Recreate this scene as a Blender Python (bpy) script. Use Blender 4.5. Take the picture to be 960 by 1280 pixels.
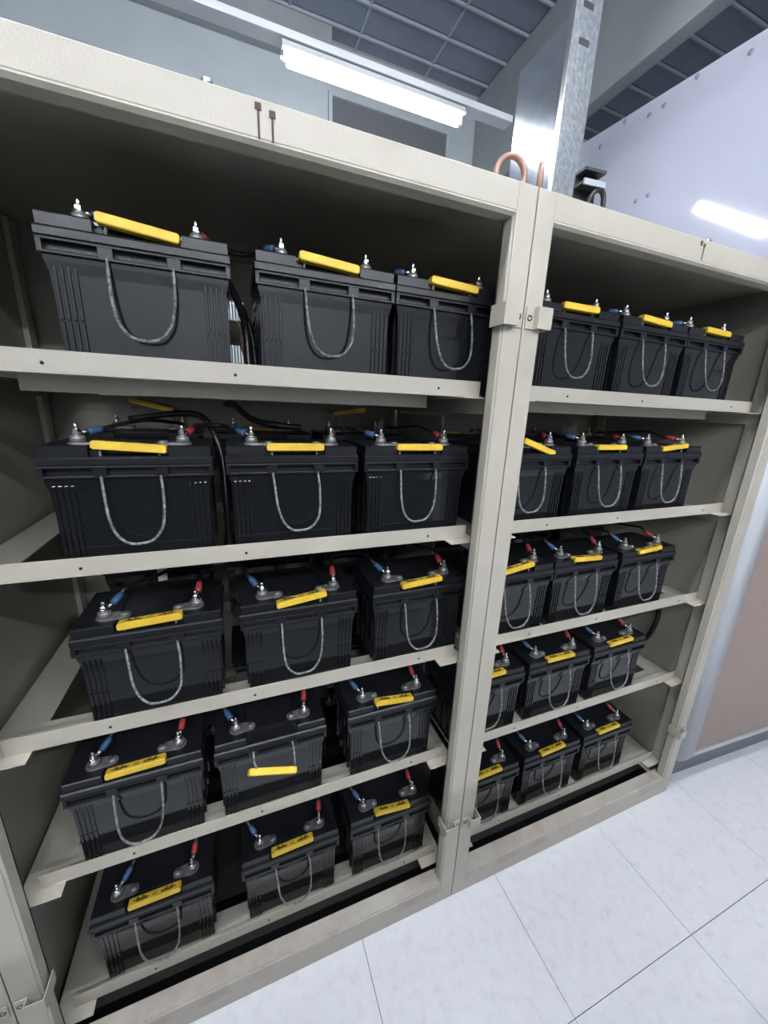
import bpy, bmesh, math, random
from mathutils import Vector, Matrix

random.seed(7)
for o in list(bpy.data.objects):
    bpy.data.objects.remove(o)
SC = bpy.context.scene
COL = SC.collection

# ------------------------------------------------------------------ camera
cam_d = bpy.data.cameras.new('camera')
cam = bpy.data.objects.new('camera', cam_d)
COL.objects.link(cam)
cam_d.sensor_fit = 'VERTICAL'
cam_d.sensor_height = 24.0
cam_d.lens = 24.0 * 471.63 / 1280.0
cam_d.clip_start = 0.02
cam.location = (-0.585, -0.7152, 1.5718)
cam.rotation_mode = 'XYZ'
cam.rotation_euler = (1.3025, -0.0389, -0.3699)
SC.camera = cam

# ------------------------------------------------------------------ world and exposure
world = bpy.data.worlds.new('world')
SC.world = world
world.use_nodes = True
world.node_tree.nodes['Background'].inputs[0].default_value = (0.75, 0.8, 0.9, 1)
world.node_tree.nodes['Background'].inputs[1].default_value = 0.05
SC.view_settings.view_transform = 'Standard'
SC.view_settings.look = 'None'
SC.view_settings.gamma = 1.0
SC.view_settings.use_curve_mapping = False
SC.view_settings.exposure = 2.25
TUBE_POWER = 34.0
TUBE_COLOR = (0.93, 0.95, 1.0)

# ------------------------------------------------------------------ dimensions (metres)
W = 1.0886          # width of one cabinet
H = 2.0             # height of a cabinet
D = 0.72            # depth of a cabinet
LIP_Y = 0.07
PLATE = [1.607, 1.257, 0.903, 0.543, 0.128]   # height of each shelf plate
LIP_H = 0.033
TILE = 0.4916
TX0, TY0 = -0.3124, -0.3455

# ------------------------------------------------------------------ materials
MATS = {}
def mat(name, color, rough=0.5, metal=0.0, noise=None, bump=None, spec=0.5, coat=0.0, emit=None, strength=0.0):
    m = bpy.data.materials.new(name)
    m.use_nodes = True
    nt = m.node_tree
    b = nt.nodes['Principled BSDF']
    b.inputs['Base Color'].default_value = (*color, 1)
    b.inputs['Roughness'].default_value = rough
    b.inputs['Metallic'].default_value = metal
    b.inputs['Specular IOR Level'].default_value = spec
    b.inputs['Coat Weight'].default_value = coat
    if emit:
        b.inputs['Emission Color'].default_value = (*emit, 1)
        b.inputs['Emission Strength'].default_value = strength
    if noise or bump:
        tc = nt.nodes.new('ShaderNodeTexCoord')
    if noise:
        col2, scale, lo, hi, detail = noise
        n = nt.nodes.new('ShaderNodeTexNoise')
        n.inputs['Scale'].default_value = scale
        n.inputs['Detail'].default_value = detail
        n.inputs['Roughness'].default_value = 0.65
        nt.links.new(tc.outputs['Object'], n.inputs['Vector'])
        r = nt.nodes.new('ShaderNodeValToRGB')
        r.color_ramp.elements[0].position = lo
        r.color_ramp.elements[1].position = hi
        r.color_ramp.elements[0].color = (*color, 1)
        r.color_ramp.elements[1].color = (*col2, 1)
        nt.links.new(n.outputs['Fac'], r.inputs['Fac'])
        nt.links.new(r.outputs['Color'], b.inputs['Base Color'])
    if bump:
        sc_, st = bump
        n2 = nt.nodes.new('ShaderNodeTexNoise')
        n2.inputs['Scale'].default_value = sc_
        n2.inputs['Detail'].default_value = 3
        nt.links.new(tc.outputs['Object'], n2.inputs['Vector'])
        bp = nt.nodes.new('ShaderNodeBump')
        bp.inputs['Strength'].default_value = st
        bp.inputs['Distance'].default_value = 0.002
        nt.links.new(n2.outputs['Fac'], bp.inputs['Height'])
        nt.links.new(bp.outputs['Normal'], b.inputs['Normal'])
    MATS[name] = m
    return m

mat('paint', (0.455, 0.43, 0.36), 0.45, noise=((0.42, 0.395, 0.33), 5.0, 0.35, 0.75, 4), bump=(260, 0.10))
mat('paint_inside_shade', (0.32, 0.305, 0.26), 0.30, noise=((0.30, 0.285, 0.24), 4.0, 0.35, 0.75, 4))  # same beige as outside, darkened in its colour for the interior shade
mat('paint_dirty', (0.46, 0.435, 0.38), 0.5, noise=((0.35, 0.30, 0.26), 9.0, 0.4, 0.72, 6))
mat('dark_base', (0.05, 0.048, 0.045), 0.7)
mat('case_black', (0.010, 0.011, 0.013), 0.10)
mat('lid_black', (0.010, 0.011, 0.014), 0.34, spec=0.36)
mat('slot_black', (0.004, 0.004, 0.005), 0.8)
mat('lead', (0.36, 0.36, 0.36), 0.42, 0.6, noise=((0.20, 0.20, 0.205), 60, 0.4, 0.7, 4))
mat('chrome', (0.78, 0.78, 0.76), 0.22, 1.0)
mat('rope', (0.27, 0.275, 0.28), 0.55, noise=((0.075, 0.08, 0.085), 140, 0.42, 0.6, 2))
mat('yellow', (0.80, 0.54, 0.045), 0.5, noise=((0.70, 0.45, 0.032), 45, 0.45, 0.8, 3))
mat('marking', (0.10, 0.065, 0.015), 0.7)
mat('red_sleeve', (0.30, 0.03, 0.035), 0.5)
mat('blue_sleeve', (0.035, 0.09, 0.20), 0.5)
mat('cable', (0.010, 0.010, 0.011), 0.35)
mat('copper', (0.38, 0.22, 0.17), 0.45, 0.4, noise=((0.26, 0.15, 0.12), 40, 0.4, 0.7, 4))
mat('rust', (0.09, 0.065, 0.06), 0.8)
mat('tag_white', (0.45, 0.45, 0.43), 0.5)
mat('galv', (0.30, 0.33, 0.37), 0.13, 0.85, noise=((0.36, 0.40, 0.44), 14, 0.35, 0.7, 5), bump=(20, 0.10))
mat('galv_rough', (0.42, 0.46, 0.49), 0.36, 0.9, noise=((0.58, 0.62, 0.65), 45, 0.42, 0.6, 5), bump=(70, 0.9))
mat('white_panel', (0.46, 0.48, 0.57), 0.07, coat=0.3)
mat('panel_hole', (0.30, 0.32, 0.38), 0.5)
mat('wall_paint', (0.34, 0.38, 0.40), 0.6, noise=((0.31, 0.35, 0.37), 3, 0.4, 0.7, 4))
mat('wall_light', (0.55, 0.56, 0.57), 0.6)
mat('wall_dark', (0.10, 0.105, 0.115), 0.6)
mat('beam_paint', (0.25, 0.27, 0.28), 0.6, noise=((0.22, 0.24, 0.25), 4, 0.4, 0.7, 4))
mat('ceiling_panel', (0.19, 0.215, 0.275), 0.55, noise=((0.16, 0.18, 0.235), 3, 0.4, 0.7, 4))
mat('ceiling_bar', (0.30, 0.33, 0.38), 0.5)
mat('fixture', (0.62, 0.65, 0.68), 0.4)
mat('tube', (1, 1, 1), 0.4, emit=TUBE_COLOR, strength=TUBE_POWER)
mat('machine_trim', (0.46, 0.48, 0.51), 0.35)
mat('machine_panel', (0.31, 0.24, 0.21), 0.5, noise=((0.29, 0.22, 0.19), 20, 0.4, 0.7, 4))
mat('machine_plinth', (0.14, 0.145, 0.17), 0.5)
mat('added_cabinet_dark', (0.045, 0.047, 0.052), 0.5)
mat('grout', (0.05, 0.05, 0.055), 0.8)
mat('black_steel', (0.03, 0.032, 0.035), 0.5, 0.4)

def floor_mat():
    m = bpy.data.materials.new('vinyl_tile')
    m.use_nodes = True
    nt = m.node_tree
    b = nt.nodes['Principled BSDF']
    b.inputs['Roughness'].default_value = 0.22
    tc = nt.nodes.new('ShaderNodeTexCoord')
    oi = nt.nodes.new('ShaderNodeObjectInfo')
    add = nt.nodes.new('ShaderNodeVectorMath'); add.operation = 'ADD'
    mul = nt.nodes.new('ShaderNodeMath'); mul.operation = 'MULTIPLY'; mul.inputs[1].default_value = 37.0
    nt.links.new(oi.outputs['Random'], mul.inputs[0])
    nt.links.new(tc.outputs['Object'], add.inputs[0])
    nt.links.new(mul.outputs[0], add.inputs[1])
    n = nt.nodes.new('ShaderNodeTexNoise')
    n.inputs['Scale'].default_value = 34; n.inputs['Detail'].default_value = 5; n.inputs['Roughness'].default_value = 0.65
    n.inputs['Distortion'].default_value = 0.4
    nt.links.new(add.outputs[0], n.inputs['Vector'])
    r = nt.nodes.new('ShaderNodeValToRGB')
    e = r.color_ramp.elements
    e[0].position = 0.30; e[0].color = (0.68, 0.70, 0.725, 1)
    e[1].position = 0.62; e[1].color = (0.79, 0.81, 0.845, 1)
    k = r.color_ramp.elements.new(0.43); k.color = (0.755, 0.775, 0.81, 1)
    nt.links.new(n.outputs['Fac'], r.inputs['Fac'])
    nt.links.new(r.outputs['Color'], b.inputs['Base Color'])
    MATS['vinyl_tile'] = m
floor_mat()

# ------------------------------------------------------------------ mesh helpers
class MB:
    """collects vertices and faces for ONE mesh object"""
    def __init__(self):
        self.v = []; self.f = []; self.s = []
    def add(self, vs, fs, smooth=False):
        k = len(self.v)
        self.v += [tuple(p) for p in vs]
        self.f += [tuple(k + i for i in f) for f in fs]
        self.s += [smooth] * len(fs)
        return self
    def box(self, x0, x1, y0, y1, z0, z1, c=0.0):
        if c <= 0:
            vs = [(x, y, z) for z in (z0, z1) for y in (y0, y1) for x in (x0, x1)]
            fs = [(0, 2, 3, 1), (4, 5, 7, 6), (0, 1, 5, 4), (2, 6, 7, 3), (0, 4, 6, 2), (1, 3, 7, 5)]
            return self.add(vs, fs)
        bm = bmesh.new()
        bmesh.ops.create_cube(bm, size=1)
        for v in bm.verts:
            v.co = Vector(((x0 + x1) / 2 + v.co.x * (x1 - x0), (y0 + y1) / 2 + v.co.y * (y1 - y0), (z0 + z1) / 2 + v.co.z * (z1 - z0)))
        bmesh.ops.bevel(bm, geom=bm.edges[:], offset=c, segments=2, affect='EDGES', profile=0.5)
        bm.verts.index_update()
        self.add([v.co[:] for v in bm.verts], [[v.index for v in f.verts] for f in bm.faces])
        bm.free()
        return self
    def prism(self, pts, axis, a, b):
        """polygon pts in the two other axes, extruded along axis from a to b"""
        n = len(pts)
        def mk(p, t):
            if axis == 0: return (t, p[0], p[1])
            if axis == 1: return (p[0], t, p[1])
            return (p[0], p[1], t)
        vs = [mk(p, a) for p in pts] + [mk(p, b) for p in pts]
        fs = [tuple(range(n))[::-1], tuple(range(n, 2 * n))]
        fs += [(i, (i + 1) % n, n + (i + 1) % n, n + i) for i in range(n)]
        return self.add(vs, fs)
    def lathe(self, prof, cx, cy, cz, seg=12, smooth=True):
        vs = []; fs = []
        n = len(prof)
        for r, z in prof:
            for k in range(seg):
                a = 2 * math.pi * k / seg
                vs.append((cx + r * math.cos(a), cy + r * math.sin(a), cz + z))
        for i in range(n - 1):
            for k in range(seg):
                fs.append((i * seg + k, i * seg + (k + 1) % seg, (i + 1) * seg + (k + 1) % seg, (i + 1) * seg + k))
        fs.append(tuple(range(seg))[::-1]); fs.append(tuple((n - 1) * seg + k for k in range(seg)))
        return self.add(vs, fs, smooth)
    def tube(self, path, r, seg=8, closed=False, twist=None):
        P = [Vector(p) for p in path]
        n = len(P)
        rr = r if isinstance(r, (list, tuple)) else [r] * n
        T = []
        for i in range(n):
            a = P[(i - 1) % n] if (closed or i > 0) else P[i]
            b = P[(i + 1) % n] if (closed or i < n - 1) else P[i]
            T.append((b - a).normalized())
        u = T[0].orthogonal().normalized()
        vs = []; fs = []
        for i in range(n):
            u = (u - T[i] * u.dot(T[i])).normalized()
            w = T[i].cross(u)
            for k in range(seg):
                a = 2 * math.pi * k / seg
                vs.append(P[i] + (u * math.cos(a) + w * math.sin(a)) * rr[i])
        m = n if closed else n - 1
        for i in range(m):
            j = (i + 1) % n
            for k in range(seg):
                fs.append((i * seg + k, i * seg + (k + 1) % seg, j * seg + (k + 1) % seg, j * seg + k))
        if not closed:
            fs.append(tuple(range(seg))[::-1]); fs.append(tuple((n - 1) * seg + k for k in range(seg)))
        return self.add(vs, fs, True)
    def build(self, name, m, parent=None):
        me = bpy.data.meshes.new(name)
        me.from_pydata(self.v, [], self.f)
        me.polygons.foreach_set('use_smooth', self.s)
        me.materials.append(MATS[m])
        bm = bmesh.new(); bm.from_mesh(me)
        bmesh.ops.recalc_face_normals(bm, faces=bm.faces[:])
        bm.to_mesh(me); bm.free()
        me.update()
        o = bpy.data.objects.new(name, me)
        COL.objects.link(o)
        if parent: o.parent = parent
        return o

def smooth_path(pts, n=10):
    """Catmull-Rom through pts"""
    P = [Vector(p) for p in pts]
    P = [P[0] * 2 - P[1]] + P + [P[-1] * 2 - P[-2]]
    out = []
    for i in range(1, len(P) - 2):
        p0, p1, p2, p3 = P[i - 1], P[i], P[i + 1], P[i + 2]
        for k in range(n):
            t = k / n
            out.append(0.5 * ((2 * p1) + (p2 - p0) * t + (2 * p0 - 5 * p1 + 4 * p2 - p3) * t * t + (3 * p1 - p0 - 3 * p2 + p3) * t ** 3))
    out.append(P[-2])
    return out

def resample(path, step):
    P = [Vector(p) for p in path]
    out = [P[0]]; acc = 0.0
    for a, b in zip(P, P[1:]):
        L = (b - a).length
        if L < 1e-9: continue
        t = step - acc
        while t <= L:
            out.append(a + (b - a) * (t / L)); t += step
        acc = L - (t - step)
    return out

def rope_mesh(mb, path, r=0.0029, pitch=0.013, strands=3):
    P = resample(path, 0.0022)
    u = (P[1] - P[0]).orthogonal().normalized()
    frames = []
    for i in range(len(P)):
        a = P[max(0, i - 1)]; b = P[min(len(P) - 1, i + 1)]
        t = (b - a).normalized()
        u = (u - t * u.dot(t)).normalized()
        frames.append((u.copy(), t.cross(u)))
    for s in range(strands):
        ph = 2 * math.pi * s / strands
        q = []
        for i, p in enumerate(P):
            a = ph + 2 * math.pi * i * 0.0022 / pitch
            q.append(p + (frames[i][0] * math.cos(a) + frames[i][1] * math.sin(a)) * r * 0.48)
        mb.tube(q, r * 0.56, 5)

def tag(o, label=None, cat=None, group=None, kind=None):
    if label: o['label'] = label
    if cat: o['category'] = cat
    if group: o['group'] = group
    if kind: o['kind'] = kind
    return o

def empty(name, loc=(0, 0, 0), rz=0.0):
    o = bpy.data.objects.new(name, None)
    o.empty_display_size = 0.05
    COL.objects.link(o)
    o.location = loc
    o.rotation_euler = (0, 0, rz)
    return o

def copy_tree(o, parent=None):
    c = o.copy(); COL.objects.link(c); c.parent = parent
    for ch in o.children:
        copy_tree(ch, c)
    return c

# ------------------------------------------------------------------ the room
RX0, RX1, RY0, RY1, RZ = TX0 - 6 * TILE, TX0 + 8 * TILE, TY0 - 10 * TILE, TY0 + 7 * TILE, 4.36
def struct(name, mb, m):
    return tag(mb.build(name, m), kind='structure')
fl = struct('floor', MB().box(RX0, RX1, RY0, RY1, -0.06, -0.006), 'grout')
tile_mb = MB().box(0.0009, TILE - 0.0009, 0.0009, TILE - 0.0009, -0.006, 0.0, 0.0)
tile0 = None
i0, i1, j0, j1 = -6, 8, -10, 7
for i in range(i0, i1):
    for j in range(j0, j1):
        if tile0 is None:
            t = tile0 = tile_mb.build('tile', 'vinyl_tile', fl)
        else:
            t = tile0.copy(); COL.objects.link(t); t.parent = fl
        t.location = (TX0 + i * TILE, TY0 + j * TILE, 0)
struct('wall_back', MB().box(RX0, RX1, RY1, RY1 + 0.1, 0, RZ), 'wall_paint')
struct('wall_front', MB().box(RX0, RX1, RY0 - 0.1, RY0, 0, RZ), 'wall_light')
struct('wall_left', MB().box(RX0 - 0.1, RX0, RY0, RY1, 0, RZ), 'wall_paint')
struct('wall_right', MB().box(RX1, RX1 + 0.1, RY0, RY1, 0, RZ), 'wall_paint')
ce = struct('ceiling', MB().box(RX0, RX1, RY0, RY1, RZ + 0.03, RZ + 0.1), 'ceiling_panel')
# ceiling panels and the bars between them
PXS = [RX0, -2.6, -1.95, -1.3, -0.65, -0.02, 0.52, 1.15, 1.75, 2.4, RX1]
PYS = [RY0, -4.5, -4.0, -3.5, -3.0, -2.5, -2.0, -1.5, -1.0, -0.5, 0.0, 0.5, 1.0, 1.4, 1.66, 1.92, 2.17, 2.42, 2.69, 2.94, RY1]
for i in range(len(PXS) - 1):
    for j in range(len(PYS) - 1):
        MB().box(PXS[i] + 0.008, PXS[i + 1] - 0.008, PYS[j] + 0.012, PYS[j + 1] - 0.012, RZ + 0.008, RZ + 0.03).build('ceiling_panel', 'ceiling_panel', ce)
for x in PXS[1:-1]:
    MB().box(x - 0.008, x + 0.008, RY0, RY1, RZ - 0.006, RZ + 0.012).build('grid_bar', 'ceiling_bar', ce)
for y in PYS[1:-1]:
    MB().box(RX0, RX1, y - 0.006, y + 0.006, RZ - 0.012, RZ + 0.008).build('grid_bar', 'ceiling_bar', ce)
# big beam running front to back above the right cabinet
struct('trim_1', MB().box(1.70, 1.80, 0.2, RY1, 3.53, RZ, 0.006), 'beam_paint')
# cross beam near the back wall
struct('trim_2', MB().box(RX0, 0.30, 2.95, RY1, 4.16, RZ, 0.006), 'beam_paint')
# high window / louvre frame on the back wall
wn = struct('window_1', MB().box(0.33, 1.40, RY1 - 0.012, RY1, 3.62, 4.01), 'wall_dark')
fr = MB()
fr.box(0.30, 1.43, RY1 - 0.03, RY1, 4.01, 4.04); fr.box(0.30, 1.43, RY1 - 0.03, RY1, 3.59, 3.62)
fr.box(0.30, 0.33, RY1 - 0.03, RY1, 3.62, 4.01); fr.box(1.40, 1.43, RY1 - 0.03, RY1, 3.62, 4.01)
fr.build('window_frame', 'wall_paint', wn)

# ------------------------------------------------------------------ fluorescent lights
def light(loc, label, top=None):
    t = empty('fluorescent_light', loc)
    tag(t, label, 'light', 'fluorescent lights')
    L = 0.484
    hb = MB().prism([(-0.045, 0.028), (-0.03, 0.062), (0.03, 0.062), (0.045, 0.028)], 0, -L - 0.03, L + 0.03)
    hb.build('housing', 'fixture', t)
    mb = MB()
    mb.tube([(x, 0, 0) for x in (-L, -L / 2, 0, L / 2, L)], 0.021, 14)
    mb.build('tube', 'tube', t)
    for s in (-1, 1):
        e = MB().box(s * (L + 0.012) - 0.012, s * (L + 0.012) + 0.012, -0.016, 0.016, -0.018, 0.03, 0.002)
        e.build('lamp_holder', 'fixture', t)
        w = MB().tube([(s * 0.3, 0, 0.06), (s * 0.3, 0, (top or RZ - 0.006) - loc[2])], 0.004, 6)
        w.build('hanger', 'fixture', t)
    return t
light((0.259, 1.70, 3.20), 'lit white fluorescent tube hanging above and behind the left cabinet', 3.268)
for where, xx in (('left', -2.0), ('middle', -0.45), ('right', 1.1)):
    light((xx, -2.5, 3.24), 'lit fluorescent tube behind the camera above the added low cabinets, %s one' % where)
for where, xx in (('left', -2.0), ('middle', -0.45), ('right', 1.1)):
    light((xx, -3.9, 3.24), 'lit fluorescent tube far behind the camera near the front wall, %s one' % where)
light((-1.25, -0.22, 3.24), 'lit fluorescent tube over the aisle in front of the left cabinet')
light((0.45, -0.22, 3.24), 'lit fluorescent tube over the aisle in front of the right cabinet')
tr = MB().box(RX0, 1.10, 1.66, 1.74, 3.268, 3.30, 0.003).build('light_track', 'fixture')
tag(tr, 'long pale metal channel carrying the fluorescent tube under the ceiling', 'channel')

# ------------------------------------------------------------------ things behind and beside the cabinets
# white glossy panel wall right of the cabinets
pn = empty('partition_panel', (1.84, 0, 0))
tag(pn, 'tall glossy white panel with small screws, reflecting a tube light', 'panel')
MB().prism([(0.47, 0.0), (1.9, 0.0), (1.9, 3.434), (0.47, 3.315)], 0, 0, 0.05).build('sheet', 'white_panel', pn)
for (yy, zz) in [(1.51, 3.375), (1.344, 3.317), (1.259, 3.315), (1.091, 3.345), (0.845, 3.288), (1.33, 2.879), (1.253, 2.877), (1.68, 3.33)]:
    m = MB()
    m.tube([(-0.004, yy, zz), (0.001, yy, zz)], 0.012, 12)
    m.build('screw', 'panel_hole', pn)

# galvanised riser behind the right cabinet
rs = empty('galvanised_riser', (0.72, 0.80, 0))
tag(rs, 'galvanised sheet metal riser standing behind the cabinets, open slotted strut on its edge', 'riser')
MB().box(0, 0.012, 0.012, 0.31, 0, 3.06, 0.002).build('side_sheet', 'galv', rs)
sl = MB()
sl.box(-0.003, 0.006, 0, 0.012, 0, RZ - 0.01); sl.box(0.115, 0.13, 0, 0.012, 0, RZ - 0.01)
z = 0.02
zz = [0.0]
while z < RZ - 0.1:
    sl.box(0.006, 0.115, 0.0, 0.005, z, z + (0.088 if z > 2.86 else 0.11))
    if z > 2.86:
        sl.box(0.006, 0.035, 0.0, 0.005, z + 0.088, z + 0.11); sl.box(0.09, 0.115, 0.0, 0.005, z + 0.088, z + 0.11)
    z += 0.11
sl.build('slotted_strut', 'galv_rough', rs)
MB().box(-0.006, -0.002, -0.004, 0.02, 0, 3.09, 0.0015).build('edge_bead', 'chrome', rs)

# equipment cabinet right of the right battery cabinet
mc = empty('equipment_cabinet', (1.108, 0.02, 0), math.radians(-3.2))
tag(mc, 'grey equipment cabinet with rounded corner trim and brown door panel', 'cabinet')
MB().box(0.012, 1.0, 0.03, 0.42, 0, 0.14, 0.004).build('plinth', 'machine_plinth', mc)
MB().box(0.005, 1.0, 0.06, 0.44, 0.14, 1.88, 0.01).build('body', 'machine_plinth', mc)
# rounded trim: a bullnose column at the left front edge
pr = []
for k in range(13):
    a = math.pi * (1.5 - k / 12.0)
    pr.append((0.055 + 0.055 * math.cos(a), 0.03 + 0.045 * math.sin(a)))
pr = [(0.11, -0.012)] + pr + [(0.11, 0.06)]
tm = MB(); tm.prism(pr, 2, 0.14, 1.90)
tm.s = [True] * len(tm.s); tm.s[0] = tm.s[1] = False
tm.build('corner_trim', 'machine_trim', mc)
MB().box(0.11, 1.0, -0.012, 0.06, 0.14, 0.155, 0.003).build('bottom_trim', 'machine_trim', mc)
dp = MB().box(0.112, 1.0, -0.004, 0.06, 0.157, 1.88, 0.003).build('door_panel', 'machine_panel', mc)

# added unseen dark cabinets, put behind the camera to darken the battery reflections
for nm_, xa in (('left', -2.45), ('middle', -1.38), ('right', -0.31)):
    t = empty('added_low_cabinet', (xa, -1.42, 0))
    tag(t, 'unseen dark low cabinet added for its dark reflection, %s of three' % nm_, 'cabinet', 'added unseen low cabinets')
    MB().box(0.004, 1.056, -0.60, -0.03, 0.08, 1.5, 0.004).build('body', 'added_cabinet_dark', t)
    MB().box(0.02, 1.04, -0.58, -0.05, 0.0, 0.08).build('plinth', 'slot_black', t)
    for (a, b, hx) in ((0.010, 0.527, 0.49), (0.533, 1.050, 0.57)):
        d_ = MB().box(a, b, -0.03, -0.008, 0.09, 1.49, 0.003).build('door', 'added_cabinet_dark', t)
        MB().box(hx - 0.008, hx + 0.008, -0.008, 0.012, 0.74, 0.90, 0.003).build('handle', 'black_steel', d_)

# ------------------------------------------------------------------ battery cabinets
def z_rail(mb, x0, x1, z, y, sgn):
    """Z section shelf rail: lip up at y, plate inwards, short flange down at the back (notched at both ends)"""
    t = 0.0025
    a, b = sorted((y, y + sgn * t)); mb.box(x0, x1, a, b, z, z + LIP_H)
    a, b = sorted((y, y + sgn * 0.075)); mb.box(x0, x1, a, b, z - t, z)
    a, b = sorted((y + sgn * 0.0725, y + sgn * 0.075)); mb.box(x0 + 0.11, x1 - 0.10, a, b, z - 0.030, z - t)

def make_cabinet(name, x0, label, side_left=True, side_right=True, vents=False):
    """x0 is the left outer face; everything is local to the cabinet's front left bottom corner"""
    c = empty(name, (x0, 0, 0))
    tag(c, label, 'cabinet', 'open steel battery cabinets')
    e = 0.0012
    A, B = e, W - e
    SW = 0.046
    # front frame
    def stile(xa, xb, inner):
        m = MB()
        m.box(xa, xb, 0, 0.004, 0.052, H, 0.0012)
        s = 1 if inner > 0 else -1
        xi = xb if inner > 0 else xa
        m.prism([(xi - s * 0.003, 0.0), (xi + s * 0.004, 0.006), (xi + s * 0.004, 0.034), (xi - s * 0.0, 0.034), (xi - s * 0.003, 0.006)], 2, 0.09, H - 0.05)
        m.box(min(xi + s * 0.004, xi - s * 0.02), max(xi + s * 0.004, xi - s * 0.02), 0.031, 0.034, 0.09, H - 0.05)
        xo = xa if inner > 0 else xb
        m.box(min(xo, xo + s * 0.003), max(xo, xo + s * 0.003), 0.002, 0.06, 0.052, H)
        return m.build('stile', 'paint', c)
    stile(A, A + SW, 1)
    stile(B - SW, B, -1)
    m = MB().box(A + SW, B - SW, 0, 0.004, H - 0.048, H, 0.0012)
    m.prism([(0.0, H - 0.051), (0.006, H - 0.056), (0.034, H - 0.056), (0.034, H - 0.050), (0.006, H - 0.050), (0.001, H - 0.046)], 0, A + SW, B - SW)
    m.build('top_rail', 'paint', c)
    m = MB().box(A + SW, B - SW, 0, 0.004, 0.052, 0.088, 0.0012)
    m.prism([(0.0, 0.084), (0.006, 0.092), (0.045, 0.094), (0.045, 0.06), (0.042, 0.06), (0.042, 0.088), (0.006, 0.086)], 0, A + SW - 0.02, B - SW + 0.02)
    m.build('bottom_rail', 'paint_dirty', c)
    MB().box(A, B, 0.003, 0.02, 0.0, 0.049, 0.0015).build('plinth', 'paint', c)
    MB().box(0.0001, W - 0.0001, 0.004, D, H - 0.004, H).build('top_panel', 'paint', c)
    MB().box(A + 0.004, B - 0.004, 0.022, D - 0.01, 0.012, 0.016).build('bottom_panel', 'dark_base', c)
    # sides: full panel at an end of the row, rear half panel between two cabinets
    MB().box(A, A + 0.003, 0.06 if side_left else 0.30, D, 0.05, H - 0.004 if side_left else PLATE[0] - 0.05).build('side_panel', 'paint_inside_shade', c)
    MB().box(B - 0.003, B, 0.06 if side_right else 0.30, D, 0.05, H - 0.004 if side_right else PLATE[0] - 0.05).build('side_panel', 'paint_inside_shade', c)
    # back
    bk = MB()
    if not vents:
        bk.box(0.0001, W - 0.0001, D - 0.003, D, 0.05, H - 0.004)
    else:
        vx0, n, pitch, sw = W - 0.5815, 6, 0.0090, 0.0056
        vx1 = vx0 + n * pitch
        ya, yb = D - 0.003, D
        bk.box(0.0001, vx0, ya, yb, 0.05, H - 0.004); bk.box(vx1, W - 0.0001, ya, yb, 0.05, H - 0.004)
        zs = [0.05, 1.698, 1.752, 1.827, 1.883, H - 0.004]
        for k in (0, 2, 4):
            bk.box(vx0, vx1, ya, yb, zs[k], zs[k + 1])
        for k in range(n):
            xa = vx0 + k * pitch + sw
            bk.box(xa, vx0 + (k + 1) * pitch, ya, yb, zs[1], zs[2]); bk.box(xa, vx0 + (k + 1) * pitch, ya, yb, zs[3], zs[4])
    bk.build('back_panel', 'paint_inside_shade', c)
    # posts on the side walls, front and rear
    for (xa, xb) in ((A + 0.003, A + 0.016), (B - 0.016, B - 0.003)):
        for (ya, yb) in ((0.044, 0.084), (D - 0.084, D - 0.044)):
            MB().box(xa, xb, ya, yb, 0.05, H - 0.01, 0.002).build('post', 'paint', c)
    # shelves
    for zp in PLATE:
        for s in (0, 1):
            m = MB()
            if s == 0:
                xa, xb, xf = A + 0.017, A + 0.098, A + 0.017
            else:
                xa, xb, xf = B - 0.098, B - 0.017, B - 0.0195
            m.box(xa, xb, 0.042, D - 0.04, zp - 0.0055, zp - 0.003)
            m.box(xf, xf + 0.0025, 0.042, D - 0.04, zp - 0.040, zp - 0.0055)
            m.build('side_rail', 'paint', c)
        m = MB(); z_rail(m, A + 0.056, B - 0.040 if name != 'battery_cabinet_' else B, zp, LIP_Y, 1)
        fr_ = m.build('shelf_rail', 'paint', c)
        m = MB(); z_rail(m, A + 0.056, B - 0.056, zp, D - LIP_Y, -1)
        m.build('shelf_rail', 'paint', c)
        for fx in (0.21, 0.47, 0.86):
            h = MB(); h.tube([(A + fx * W, LIP_Y - 0.0008, zp + 0.013), (A + fx * W, LIP_Y + 0.001, zp + 0.013)], 0.0028, 8)
            h.build('hole', 'slot_black', fr_)
    # latch brackets bent round the stiles
    def bracket(s, zc, hh):
        t = 0.0025
        xo = A if s < 0 else B
        d = 1 if s < 0 else -1                      # towards the inside of the opening
        m = MB()
        xi = xo + d * (SW + 0.012)
        m.box(min(xi, xi + d * t), max(xi, xi + d * t), -0.016, 0.030, zc - hh, zc + hh)
        m.box(min(xo + d * 0.024, xi + d * t), max(xo + d * 0.024, xi + d * t), -0.016 - t, -0.016, zc - hh, zc + hh)
        m.box(min(xo + d * 0.024, xo + d * (0.024 + t)), max(xo + d * 0.024, xo + d * (0.024 + t)), -0.016, -0.001, zc - hh, zc + hh)
        m.box(min(xo + d * 0.004, xo + d * 0.024), max(xo + d * 0.004, xo + d * 0.024), -0.0035, -0.001, zc - hh, zc + hh)
        o = m.build('latch_bracket', 'paint', c)
        h = MB(); h.lathe([(0.0062, -0.004), (0.0062, 0.0), (0.0035, 0.0), (0.0035, -0.002)], 0, 0, 0, 12)
        h.v = [(xo + d * 0.013 + p[0], -0.0035 - p[2] * 0.6, zc + p[1]) for p in h.v]
        h.build('rivet', 'chrome', o)
    bracket(-1, 1.768, 0.021); bracket(1, 1.768, 0.021)
    bracket(-1, 0.335, 0.017); bracket(1, 0.335, 0.017)
    return c

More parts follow.
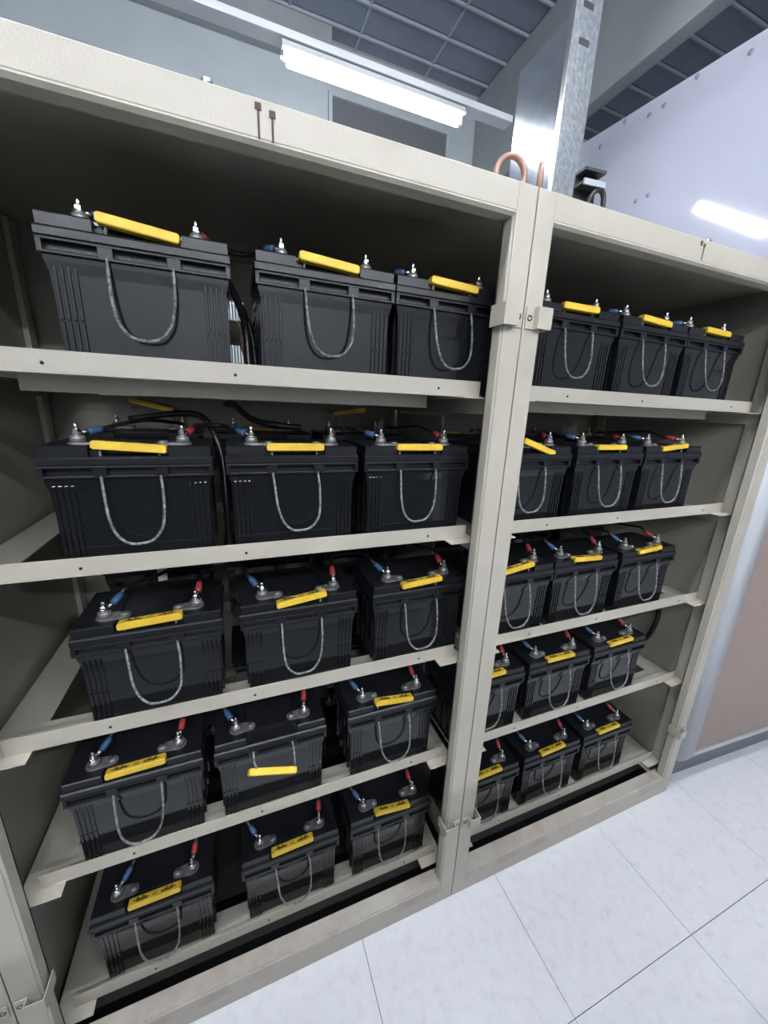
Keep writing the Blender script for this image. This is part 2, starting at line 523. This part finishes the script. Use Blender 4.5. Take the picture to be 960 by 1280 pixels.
cabL = make_cabinet('battery_cabinet', -W, 'beige open steel cabinet left of the seam, five shelves of black batteries', True, False, True)
cabR = make_cabinet('battery_cabinet', 0.0, 'beige open steel cabinet right of the seam, next to the brown equipment cabinet', False, True, False)
cabX = make_cabinet('battery_cabinet', -2 * W, 'beige steel cabinet at the far left edge, only its edge stile showing', True, True, False)

def streak(c, x, z0, z1, sq):
    o = MB()
    o.box(x - sq, x + sq, -0.0012, 0.0, z0 - sq, z0 + sq, 0.0004)
    o.build('clip', 'rust', c)
    o = MB(); o.box(x - 0.0016, x + 0.0016, -0.0008, 0.0, z1, z0 - sq); o.build('rust_run', 'rust', c)
streak(cabL, W - 0.523, 1.990, 1.951, 0.0046)
streak(cabL, W - 0.503, 1.985, 1.951, 0.0046)
streak(cabR, 0.507, 1.991, 1.984, 0.004)
streak(cabR, 0.519, 1.987, 1.955, 0.004)

# lifting eyes and small hardware on the cabinet tops
def eye(loc, rz, label):
    t = empty('lifting_eye', loc, rz)
    tag(t, label, 'eye bolt', 'copper lifting eyes')
    m = MB()
    m.tube([(0.030 * math.cos(a), 0, 0.048 + 0.034 * math.sin(a)) for a in [math.radians(-60 + 300 * k / 30.0) for k in range(31)]], 0.0062, 10)
    m.build('ring', 'copper', t)
    MB().lathe([(0.013, 0), (0.013, 0.008), (0.009, 0.012), (0.009, 0.022)], 0.012, 0, 0, 12).build('shank', 'copper', t)
eye((-0.035, 0.05, H - 0.016), math.radians(-14), 'copper coloured lifting eye on the left cabinet, ring seen open')
eye((0.040, 0.05, H - 0.018), math.radians(50), 'copper coloured lifting eye by the cabinet seam, seen edge on')
bt = empty('channel_bracket', (0.228, 0.15, H), math.radians(-6))
tag(bt, 'short black steel channel bracket on top of the right cabinet', 'bracket')
m = MB(); m.box(0, 0.062, 0, 0.004, 0, 0.140); m.box(0, 0.062, -0.03, 0.004, 0.134, 0.140); m.box(0, 0.062, -0.03, 0.004, 0.108, 0.113)
m.build('channel', 'black_steel', bt)
MB().box(0.0, 0.062, -0.033, -0.029, 0.104, 0.116).build('edge', 'ceiling_bar', bt)
hk = MB(); hk.tube(smooth_path([(0.243, 0.12, H), (0.245, 0.12, H + 0.06), (0.262, 0.12, H + 0.095), (0.285, 0.12, H + 0.102), (0.297, 0.12, H + 0.08), (0.30, 0.12, H)], 6), 0.006, 8)
tag(hk.build('cable_hook', 'black_steel'), 'curved black cable hook on top of the right cabinet', 'hook')
def bolt(loc, label):
    t = empty('bolt', loc); tag(t, label, 'bolt')
    MB().lathe([(0.012, 0), (0.012, 0.004), (0.010, 0.0045), (0.010, 0.007)], 0, 0, 0, 12).build('washer', 'chrome', t)
    MB().lathe([(0.008, 0.007), (0.008, 0.012), (0.006, 0.013), (0.004, 0.014)], 0, 0, 0, 6, False).build('head', 'chrome', t)
bolt((0.552, 0.018, H), 'silver bolt on the top edge of the right cabinet')
bolt((-0.590, 0.018, H), 'silver bolt on the top edge of the left cabinet')

# ------------------------------------------------------------------ the battery
BW, BD = 0.288, 0.17      # lid width and depth before fitting
FX, FZ = 0.950, 0.965      # fitted to the photograph's battery proportions
BY = LIP_Y + 0.026        # front face of the front row cases
CZ = 0.187                          # top of the case
def battery_meshes():
    """returns an Empty with its parts; local origin: bottom centre of the front face, y goes back"""
    t = empty('battery')
    # case: tapered tub with a shoulder below the lid
    m = MB()
    prof = [(0.128, 0.006, 0.0), (0.131, 0.003, 0.004), (0.1325, 0.002, 0.12), (0.134, 0.0015, 0.155), (0.139, -0.001, 0.172), (0.140, -0.0015, CZ)]
    vs = []; fs = []
    for (hx, y0, z) in prof:
        vs += [(-hx, y0, z), (hx, y0, z), (hx, BD - 0.004 - y0, z), (-hx, BD - 0.004 - y0, z)]
    for i in range(len(prof) - 1):
        for k in range(4):
            fs.append((4 * i + k, 4 * i + (k + 1) % 4, 4 * i + 4 + (k + 1) % 4, 4 * i + 4 + k))
    fs.append((3, 2, 1, 0)); n = 4 * (len(prof) - 1); fs.append((n, n + 1, n + 2, n + 3))
    m.add(vs, fs)
    for s in (-1, 1):
        for k in range(4):
            x = s * (0.127 - 0.0095 * k)
            for (za, zb) in ((0.004, 0.019), (0.021, 0.083), (0.085, 0.166)):
                m.box(x - 0.0028, x + 0.0028, -0.0005, 0.004, za, zb, 0.0009)
        for k in range(4):                       # ribs on the short sides
            y = 0.025 + 0.04 * k
            m.box(min(s * 0.128, s * 0.136), max(s * 0.128, s * 0.136), y - 0.003, y + 0.003, 0.01, 0.166)
    m.build('case', 'case_black', t)
    # lid
    h = BW / 2
    m = MB()
    yo = -0.008
    m.box(-h + 0.004, h - 0.004, yo + 0.013, BD - 0.003, 0.178, 0.204)                 # recessed core
    m.box(-h, h, yo, BD + 0.002, 0.1985, 0.2025, 0.001)                                  # upper edge of the slots
    m.box(-h + 0.002, h - 0.002, yo + 0.001, yo + 0.016, 0.180, 0.1845, 0.001)          # lower edge of the slots
    for (a, b) in ((-h, -h + 0.008), (-0.062, -0.040), (0.040, 0.062), (h - 0.008, h)):
        m.box(a, b, yo + 0.0005, yo + 0.016, 0.180, 0.2, 0.0008)
    m.box(-h + 0.003, h - 0.003, yo + 0.004, BD - 0.001, 0.2025, 0.205)
    # main lid band, rounded upper edge
    m.prism([(yo, 0.205), (yo, 0.216), (yo + 0.003, 0.2195), (yo + 0.006, 0.220), (BD - 0.004, 0.220), (BD + 0.002, 0.216), (BD + 0.002, 0.205)], 0, -h, h)
    # raised end blocks and raised rear part of the top, leaving the handle notch in the middle
    for s in (-1, 1):
        a, b = sorted((s * 0.066, s * (h - 0.003)))
        m.prism([(yo + 0.005, 0.220), (yo + 0.005, 0.237), (yo + 0.0075, 0.2395), (BD - 0.008, 0.2395), (BD - 0.003, 0.2355), (BD - 0.002, 0.220)], 0, a, b)
        a, b = sorted((s * 0.052, s * 0.066))
        m.box(a, b, yo + 0.016, 0.03, 0.220, 0.230, 0.001)
    m.box(-0.066, 0.066, 0.022, BD - 0.006, 0.220, 0.238, 0.002)
    m.build('lid', 'lid_black', t)
    m = MB()
    # terminals: pad, washer, nut, stud
    for s in (-1, 1):
        px, py = s * 0.089, 0.034
        p = MB()
        pts = []
        for k in range(9):
            a = math.pi / 2 + math.pi * k / 8
            pts.append((-0.0155 * math.sin(a - math.pi / 2) * 1.0, 0.0155 * math.cos(a - math.pi / 2)))
        out = []
        for k in range(13):
            a = math.radians(90 + 180 * k / 12); out.append((0.0165 * math.cos(a), 0.0165 * math.sin(a)))
        for k in range(13):
            a = math.radians(-90 + 180 * k / 12); out.append((0.036 + 0.012 * math.cos(a), 0.012 * math.sin(a)))
        out = [(px - s * q[0], py + q[1]) for q in out]
        p.prism(out, 2, 0.238, 0.2425)
        p.lathe([(0.0132, 0.2425), (0.0124, 0.2525), (0.010, 0.2555)], px, py, 0, 14)
        p.lathe([(0.009, 0.2425), (0.008, 0.246)], px - s * 0.036, py, 0, 12)
        tp = p.build('terminal', 'lead', t)
        q = MB()
        q.lathe([(0.0098, 0.2555), (0.0098, 0.2575)], px, py, 0, 14)
        q.lathe([(0.0070, 0.2605), (0.0076, 0.2615), (0.0076, 0.2655), (0.0066, 0.267)], px, py, 0, 6, False)
        q.lathe([(0.0040, 0.2575), (0.0040, 0.275), (0.003, 0.2775)], px, py, 0, 10)
        q.build('bolt', 'chrome', tp)
    return t

def rope_path(drop, bulge, skew):
    """U loop hanging from the two eyes under the rim"""
    a = 0.049
    yb = -bulge
    pts = [(-a, -0.002, 0.190), (-a - 0.0005, -0.007, 0.178), (-a + 0.001 + skew * 0.3, -0.008 + yb * 0.25, 0.150), (-a + 0.004 + skew * 0.6, -0.008 + yb * 0.6, drop + 0.055),
           (-a + 0.013 + skew, -0.008 + yb * 0.85, drop + 0.022), (-0.018 + skew, -0.008 + yb, drop + 0.003), (0.004 + skew, -0.008 + yb, drop), (0.026 + skew, -0.008 + yb, drop + 0.006),
           (a - 0.006 + skew, -0.008 + yb * 0.85, drop + 0.028), (a + skew * 0.6, -0.008 + yb * 0.6, drop + 0.058), (a + 0.0015 + skew * 0.3, -0.008 + yb * 0.25, 0.150), (a, -0.007, 0.178), (a, -0.002, 0.190)]
    return smooth_path(pts, 8)

def grip_part(t, gx, gy, gz, tilt, roll, yaw):
    """yellow plastic grip with its markings"""
    m = MB()
    L, hh, dd = 0.0585, 0.0078, 0.0095
    pts = [(-L, -hh + 0.002), (-L + 0.003, -hh), (L - 0.003, -hh), (L, -hh + 0.002), (L, hh - 0.003), (L - 0.003, hh), (-L + 0.003, hh), (-L, hh - 0.003)]
    # bar with a chamfered front: stack of slices along depth
    sl = [(-dd, 0.90, 0.80), (-dd + 0.0015, 1.0, 1.0), (-0.0012, 1.0, 1.0), (-0.0008, 0.985, 0.96), (0.0008, 0.985, 0.96), (0.0012, 1.0, 1.0), (dd - 0.0015, 1.0, 1.0), (dd, 0.97, 0.88)]
    vs = []; fs = []; n = len(pts)
    for (y, sx, sz) in sl:
        vs += [(p[0] * (0.985 + 0.015 * sx), y, p[1] * sz) for p in pts]
    for i in range(len(sl) - 1):
        fs += [(n * i + k, n * i + (k + 1) % n, n * i + n + (k + 1) % n, n * i + n + k) for k in range(n)]
    fs.append(tuple(range(n))[::-1]); fs.append(tuple(n * (len(sl) - 1) + k for k in range(n)))
    m.add(vs, fs)
    g = m.build('grip', 'yellow', t)
    q = MB()
    zt = hh + 0.0002
    for s in (-1, 1):
        xs = [0.018, 0.0225, 0.027, 0.031, 0.035, 0.039]
        for i, x in enumerate(xs):
            q.box(s * x - 0.0018, s * x + 0.0018, -0.0045 + 0.001 * (i % 2), 0.001 + 0.0025 * (i % 3), zt - 0.0008, zt + 0.0003)
        a, b = sorted((s * 0.013, s * 0.048))
        q.box(a, b, -0.0018, 0.0004, zt - 0.0008, zt + 0.0002)
    q.box(-0.006, 0.006, -0.0035, -0.0018, zt - 0.0008, zt + 0.0002); q.box(-0.006, 0.006, 0.0012, 0.0028, zt - 0.0008, zt + 0.0002)
    q.build('grip_marking', 'marking', g)
    g.location = (gx, gy, gz)
    g.rotation_euler = (roll, -tilt, yaw)
    return g

def fit(o):
    o.data.transform(Matrix.Diagonal((FX, 1, FZ, 1)))
    for ch in o.children: fit(ch)
PROTO = battery_meshes()
PARTS = list(PROTO.children)
for p_ in PARTS: fit(p_)
ROPES = {}
def rope_for(kind):
    """shared rope meshes: a few hanging shapes"""
    if kind in ROPES: return ROPES[kind].copy()
    m = MB()
    if kind == 'up':                                  # loop pulled up above the lid
        half = [(0.049, -0.008, 0.180), (0.050, -0.012, 0.21), (0.051, -0.010, 0.25), (0.050, -0.008, 0.296), (0.040, -0.008, 0.306)]
    elif kind == 'front':                             # grip pulled out and hanging in front of the case
        half = [(0.049, -0.004, 0.186), (0.050, -0.014, 0.20), (0.050, -0.034, 0.196), (0.050, -0.043, 0.180), (0.044, -0.046, 0.168), (0.036, -0.046, 0.162)]
    else:
        half = None
    if half:
        lop = 0.42 if kind == 'front' else 0.0        # the loop hangs lower on its right
        P = [(-q[0], q[1], q[2]) for q in half] + half[::-1]
        rope_mesh(m, smooth_path([(x, y, z - (lop * x if y < -0.04 else 0.0)) for (x, y, z) in P], 8))
    else:
        drop, bulge, skew = kind
        # one closed loop: U in front of the case, up through the rim and through the grip
        U = rope_path(drop, bulge, skew)
        top = smooth_path([tuple(U[-1]), (0.049, 0.004, 0.214), (0.0485, 0.006, 0.228), (0.042, 0.004, 0.2365), (0.0, 0.004, 0.2365), (-0.042, 0.004, 0.2365), (-0.0485, 0.006, 0.228), (-0.049, 0.004, 0.214), tuple(U[0])], 6)
        rope_mesh(m, list(U) + list(top)[1:])
    o = m.build('rope_handle', 'rope')
    fit(o)
    ROPES[kind] = o
    return o
first_rope = set()
PROTO_USED = [False]
GRIP0 = [None]
def add_battery(x, y, z, rz, label, group, rope, grip):
    if not PROTO_USED[0]:
        b = PROTO; PROTO_USED[0] = True
    else:
        b = PROTO.copy(); COL.objects.link(b)
        for p in PARTS:
            copy_tree(p, b)
    b.location = (x, y, z); b.rotation_euler = (0, 0, rz)
    tag(b, label, 'battery', group)
    new = rope in ROPES
    r = rope_for(rope)
    if new: COL.objects.link(r)
    r.parent = b
    if GRIP0[0] is None:
        g = GRIP0[0] = grip_part(b, *grip)
    else:
        g = copy_tree(GRIP0[0], b)
        g.location = grip[:3]; g.rotation_euler = (grip[4], -grip[3], grip[5])
    return b

SHELF = ['top', 'second', 'third', 'fourth', 'bottom']
XL = [[-0.710, -0.395, -0.118], [-0.764, -0.467, -0.178], [-0.770, -0.461, -0.146], [-0.837, -0.540, -0.207], [-0.844, -0.502, -0.193]]
XR = [[0.255, 0.540, 0.818], [0.165, 0.460, 0.745], [0.172, 0.450, 0.744], [0.122, 0.414, 0.706], [0.168, 0.464, 0.756]]
R_ = math.radians
# tilt of each yellow grip (degrees, right end up is positive)
GL = [[-6, -4, -3], [-4, 0, 0], [3, 8, 4], [2, 0, -8], [3, 4, -6]]
GR = [[0, -4, -2], [-18, 0, 6], [8, -2, 3], [2, 1, 3], [4, 2, 1]]
DROP = [[0.060, 0.062, 0.058], [0.052, 0.054, 0.054], [0.050, 0.048, 0.046], [0.044, 0.050, 0.042], [0.042, 0.040, 0.042]]
WORD = ['left', 'middle', 'right']
for r in range(5):
    for k in range(3):
        for side, X, G in (('left', XL, GL), ('right', XR, GR)):
            gx = 0.002 if side == 'left' else 0.0
            gz, gy, roll = 0.2285, 0.003, R_(-3)
            rope = (DROP[r][(k + (side == 'right')) % 3], 0.014 if r < 2 else 0.020, 0.004 * ((k + r) % 3 - 1))
            tilt = R_(G[r][k])
            extra = ''
            if side == 'left' and r == 3 and k == 1:
                rope = 'front'; gx, gy, gz, tilt, roll = -0.006, -0.046, 0.156, R_(-19), R_(-50)
                lab = 'black battery on the fourth shelf of the left cabinet, yellow grip hanging down in front'
            elif side == 'right' and r == 1 and k == 0:
                gx = 0.02
                lab = 'black battery half behind the seam stile, second shelf of right cabinet, yellow grip tipped down'
            else:
                lab = 'black battery with yellow grip, front row, %s of %s shelf, %s cabinet' % (WORD[k], SHELF[r], side)
            add_battery(X[r][k], BY, PLATE[r] + 0.0005, 0, lab, 'front row batteries', rope, (gx, gy, gz, tilt, roll, R_(random.uniform(-1.5, 1.5))))
# rear rows face the back of the cabinet
for r in range(5):
    for side, xs in (('left', [-0.81, -0.50, -0.195]), ('right', [0.22, 0.53, 0.845])):
        for k in range(3):
            if side == 'left' and r == 0:
                if k == 2: continue          # nothing of it shows
                xs = [-0.735, -0.375, 0]
            up = (side == 'left' and r == 1 and k != 1)
            rope = 'up' if up else (0.056, 0.016, 0.0)
            tl = {0: 14, 2: -7}.get(k, 0) if up else 0
            grip = (0, -0.008, 0.297, R_(tl), 0, 0) if up else (0.0, 0.003, 0.2285, R_(2), 0, 0)
            if up:
                lab = 'dim battery behind the %s battery of the second shelf, left cabinet, grip standing up' % WORD[k]
            else:
                lab = 'dim rear row battery behind the %s battery of the %s shelf, %s cabinet' % (WORD[k], SHELF[r], side)
            add_battery(xs[k], D - BY, PLATE[r] + 0.0005, math.pi, lab, 'rear row batteries', rope, grip)

# ------------------------------------------------------------------ leads and jumpers
def end_parts(t, post, d, colour):
    """ring lug on the stud + coloured sleeve; returns where the cable leaves and its direction"""
    px, py, pz = post
    d = Vector(d).normalized()
    p0 = Vector((px, py, pz))
    lug = MB()
    pts = []
    for k in range(12):
        a = 2 * math.pi * k / 12
        pts.append((px + 0.0085 * math.cos(a), py + 0.0085 * math.sin(a)))
    lug.prism(pts, 2, pz - 0.0006, pz + 0.0014)
    flat = Vector((d.x, d.y, 0)).normalized()
    s0 = p0 + flat * 0.008 + Vector((0, 0, 0.0004)); s1 = p0 + flat * 0.013 + d * 0.008
    lug.tube([s0, s0 * 0.5 + s1 * 0.5 + Vector((0, 0, 0.001)), s1], [0.0035, 0.0045, 0.0052], 8)
    lug.build('ring_lug', 'chrome', t)
    e = s1 + d * 0.025
    MB().tube([s1 - d * 0.001, s1 + d * 0.004, s1 + d * 0.019, e], [0.0062, 0.0075, 0.0070, 0.0058], 10).build('sleeve', colour, t)
    return e, d
def lead(pathpts, label, ends, group, r=0.0048):
    t = empty('battery_lead', ends[0][0])
    o = Vector(ends[0][0])
    es = []
    for post, d, col in ends:
        e, dd = end_parts(t, Vector(post) - o, d, col)
        es.append((e, dd))
    pts = [es[0][0] - es[0][1] * 0.004, es[0][0] + es[0][1] * 0.02]
    pts += [Vector(p) - o for p in pathpts]
    if len(es) > 1:
        pts += [es[1][0] + es[1][1] * 0.02, es[1][0] - es[1][1] * 0.004]
    MB().tube(smooth_path(pts, 7), r, 8).build('cable', 'cable', t)
    tag(t, label, 'cable', group)
PY = BY + 0.034
PZ = 0.0005 + 0.2592 * FZ
for r in range(5):
    for side, X in (('left', XL), ('right', XR)):
        zp = PLATE[r] + PZ
        lo = 0.004 if r == 0 else 0.0
        xs = X[r]
        nm = '%s shelf, %s cabinet' % (SHELF[r], side)
        up = 0.55 if r > 1 else 0.18
        for k in (0, 1):
            a = (xs[k] + 0.089 * FX, PY, zp); b = (xs[k + 1] - 0.089 * FX, PY, zp)
            da = (0.15 if r > 1 else 0.3, 0.9, up); db = (-0.55 if side == 'left' else -0.5, 0.8, up)
            mid = [(a[0] + 0.02, PY + 0.085, zp + (0.028 if r > 1 else 0.012)), ((a[0] + b[0]) / 2, PY + 0.11, zp + (0.022 if r > 1 else 0.012)), (b[0] - 0.04, PY + 0.085, zp + (0.026 if r > 1 else 0.010))]
            lead(mid, 'black jumper cable from %s to %s front battery, %s' % (WORD[k], WORD[k + 1], nm), [(a, da, 'red_sleeve'), (b, db, 'blue_sleeve')], 'jumper cables')
        a = (xs[0] - 0.089 * FX, PY, zp)
        lead([(a[0] + 0.09, PY + 0.11, zp + 0.02), (a[0] + 0.13, PY + 0.2, zp + 0.012), (a[0] + 0.14, PY + 0.30, zp + 0.004)], 'blue sleeved lead running back from the left front battery, %s' % nm, [(a, (0.62, 0.75, up), 'blue_sleeve')], 'leads to the rear row', 0.0042)
        a = (xs[2] + 0.089 * FX, PY, zp)
        lead([(a[0] - 0.02, PY + 0.11, zp + 0.02), (a[0] - 0.03, PY + 0.2, zp + 0.012), (a[0] - 0.04, PY + 0.30, zp + 0.004)], 'red sleeved lead running back from the right front battery, %s' % nm, [(a, (-0.05 if side == 'left' else -0.3, 0.9, up), 'red_sleeve')], 'leads to the rear row', 0.0042)

def thick(pts, r, label):
    o = MB(); o.tube(smooth_path(pts, 9), r, 10)
    tag(o.build('power_cable', 'cable'), label, 'cable', 'thick power cables')
z2 = PLATE[1]
thick([(-0.80, 0.30, z2 + 0.27), (-0.70, 0.285, z2 + 0.285), (-0.645, 0.265, z2 + 0.275), (-0.615, 0.235, z2 + 0.20), (-0.610, 0.20, z2 + 0.10), (-0.610, 0.20, z2 - 0.02)], 0.007, 'thick black cable dropping between left and middle batteries of the second shelf, left cabinet')
thick([(-0.60, 0.44, PLATE[0] - 0.04), (-0.58, 0.40, z2 + 0.31), (-0.54, 0.35, z2 + 0.275), (-0.48, 0.31, z2 + 0.262), (-0.42, 0.30, z2 + 0.258)], 0.008, 'thick black cable curving down from under the top shelf of the left cabinet')
z1 = PLATE[0]
thick([(-0.575, 0.30, z1 + 0.22), (-0.557, 0.26, z1 + 0.17), (-0.548, 0.22, z1 + 0.12), (-0.546, 0.20, z1 + 0.04), (-0.546, 0.19, z1 + 0.002)], 0.008, 'black cable hanging in the gap between the left and middle top shelf batteries')
thick([(-0.60, 0.36, z1 + 0.245), (-0.565, 0.30, z1 + 0.20), (-0.535, 0.27, z1 + 0.12), (-0.527, 0.25, z1 + 0.004)], 0.006, 'thin slanting black cable behind the gap in the top shelf batteries')
t = empty('loose_lug', (-0.555, 0.235, z1 + 0.11))
tag(t, 'bare copper cable lug hanging between the left and middle top shelf batteries', 'cable lug')
MB().tube([(0, 0, 0), (0.002, 0.001, -0.03), (0.004, 0.002, -0.045)], [0.006, 0.006, 0.004], 8).build('barrel', 'copper', t)
MB().tube([(0, 0, 0), (-0.004, 0, 0.012), (-0.010, 0, 0.022)], 0.0025, 6).build('strand', 'copper', t)
MB().tube([(0, 0, 0), (0.005, 0, 0.012), (0.008, 0, 0.020)], 0.0025, 6).build('strand', 'copper', t)
thick([(1.045, 0.22, PLATE[2] - 0.01), (1.055, 0.20, PLATE[2] - 0.08), (1.057, 0.19, PLATE[3] + 0.20), (1.052, 0.21, PLATE[3] + 0.10), (1.03, 0.26, PLATE[3] + 0.05), (0.98, 0.30, PLATE[3] + 0.03)], 0.009, 'thick black cable looping down the right side wall of the right cabinet')

tg = MB().box(-0.010, 0.010, 0, 0.001, 0, 0.035); tg = tg.build('cable_tag', 'tag_white')
tg.location = (-0.772, 0.285, PLATE[2] + 0.232); tg.rotation_euler = (R_(-18), 0, R_(10))
tag(tg, 'small pale tag behind the left battery on the third shelf of the left cabinet', 'tag')
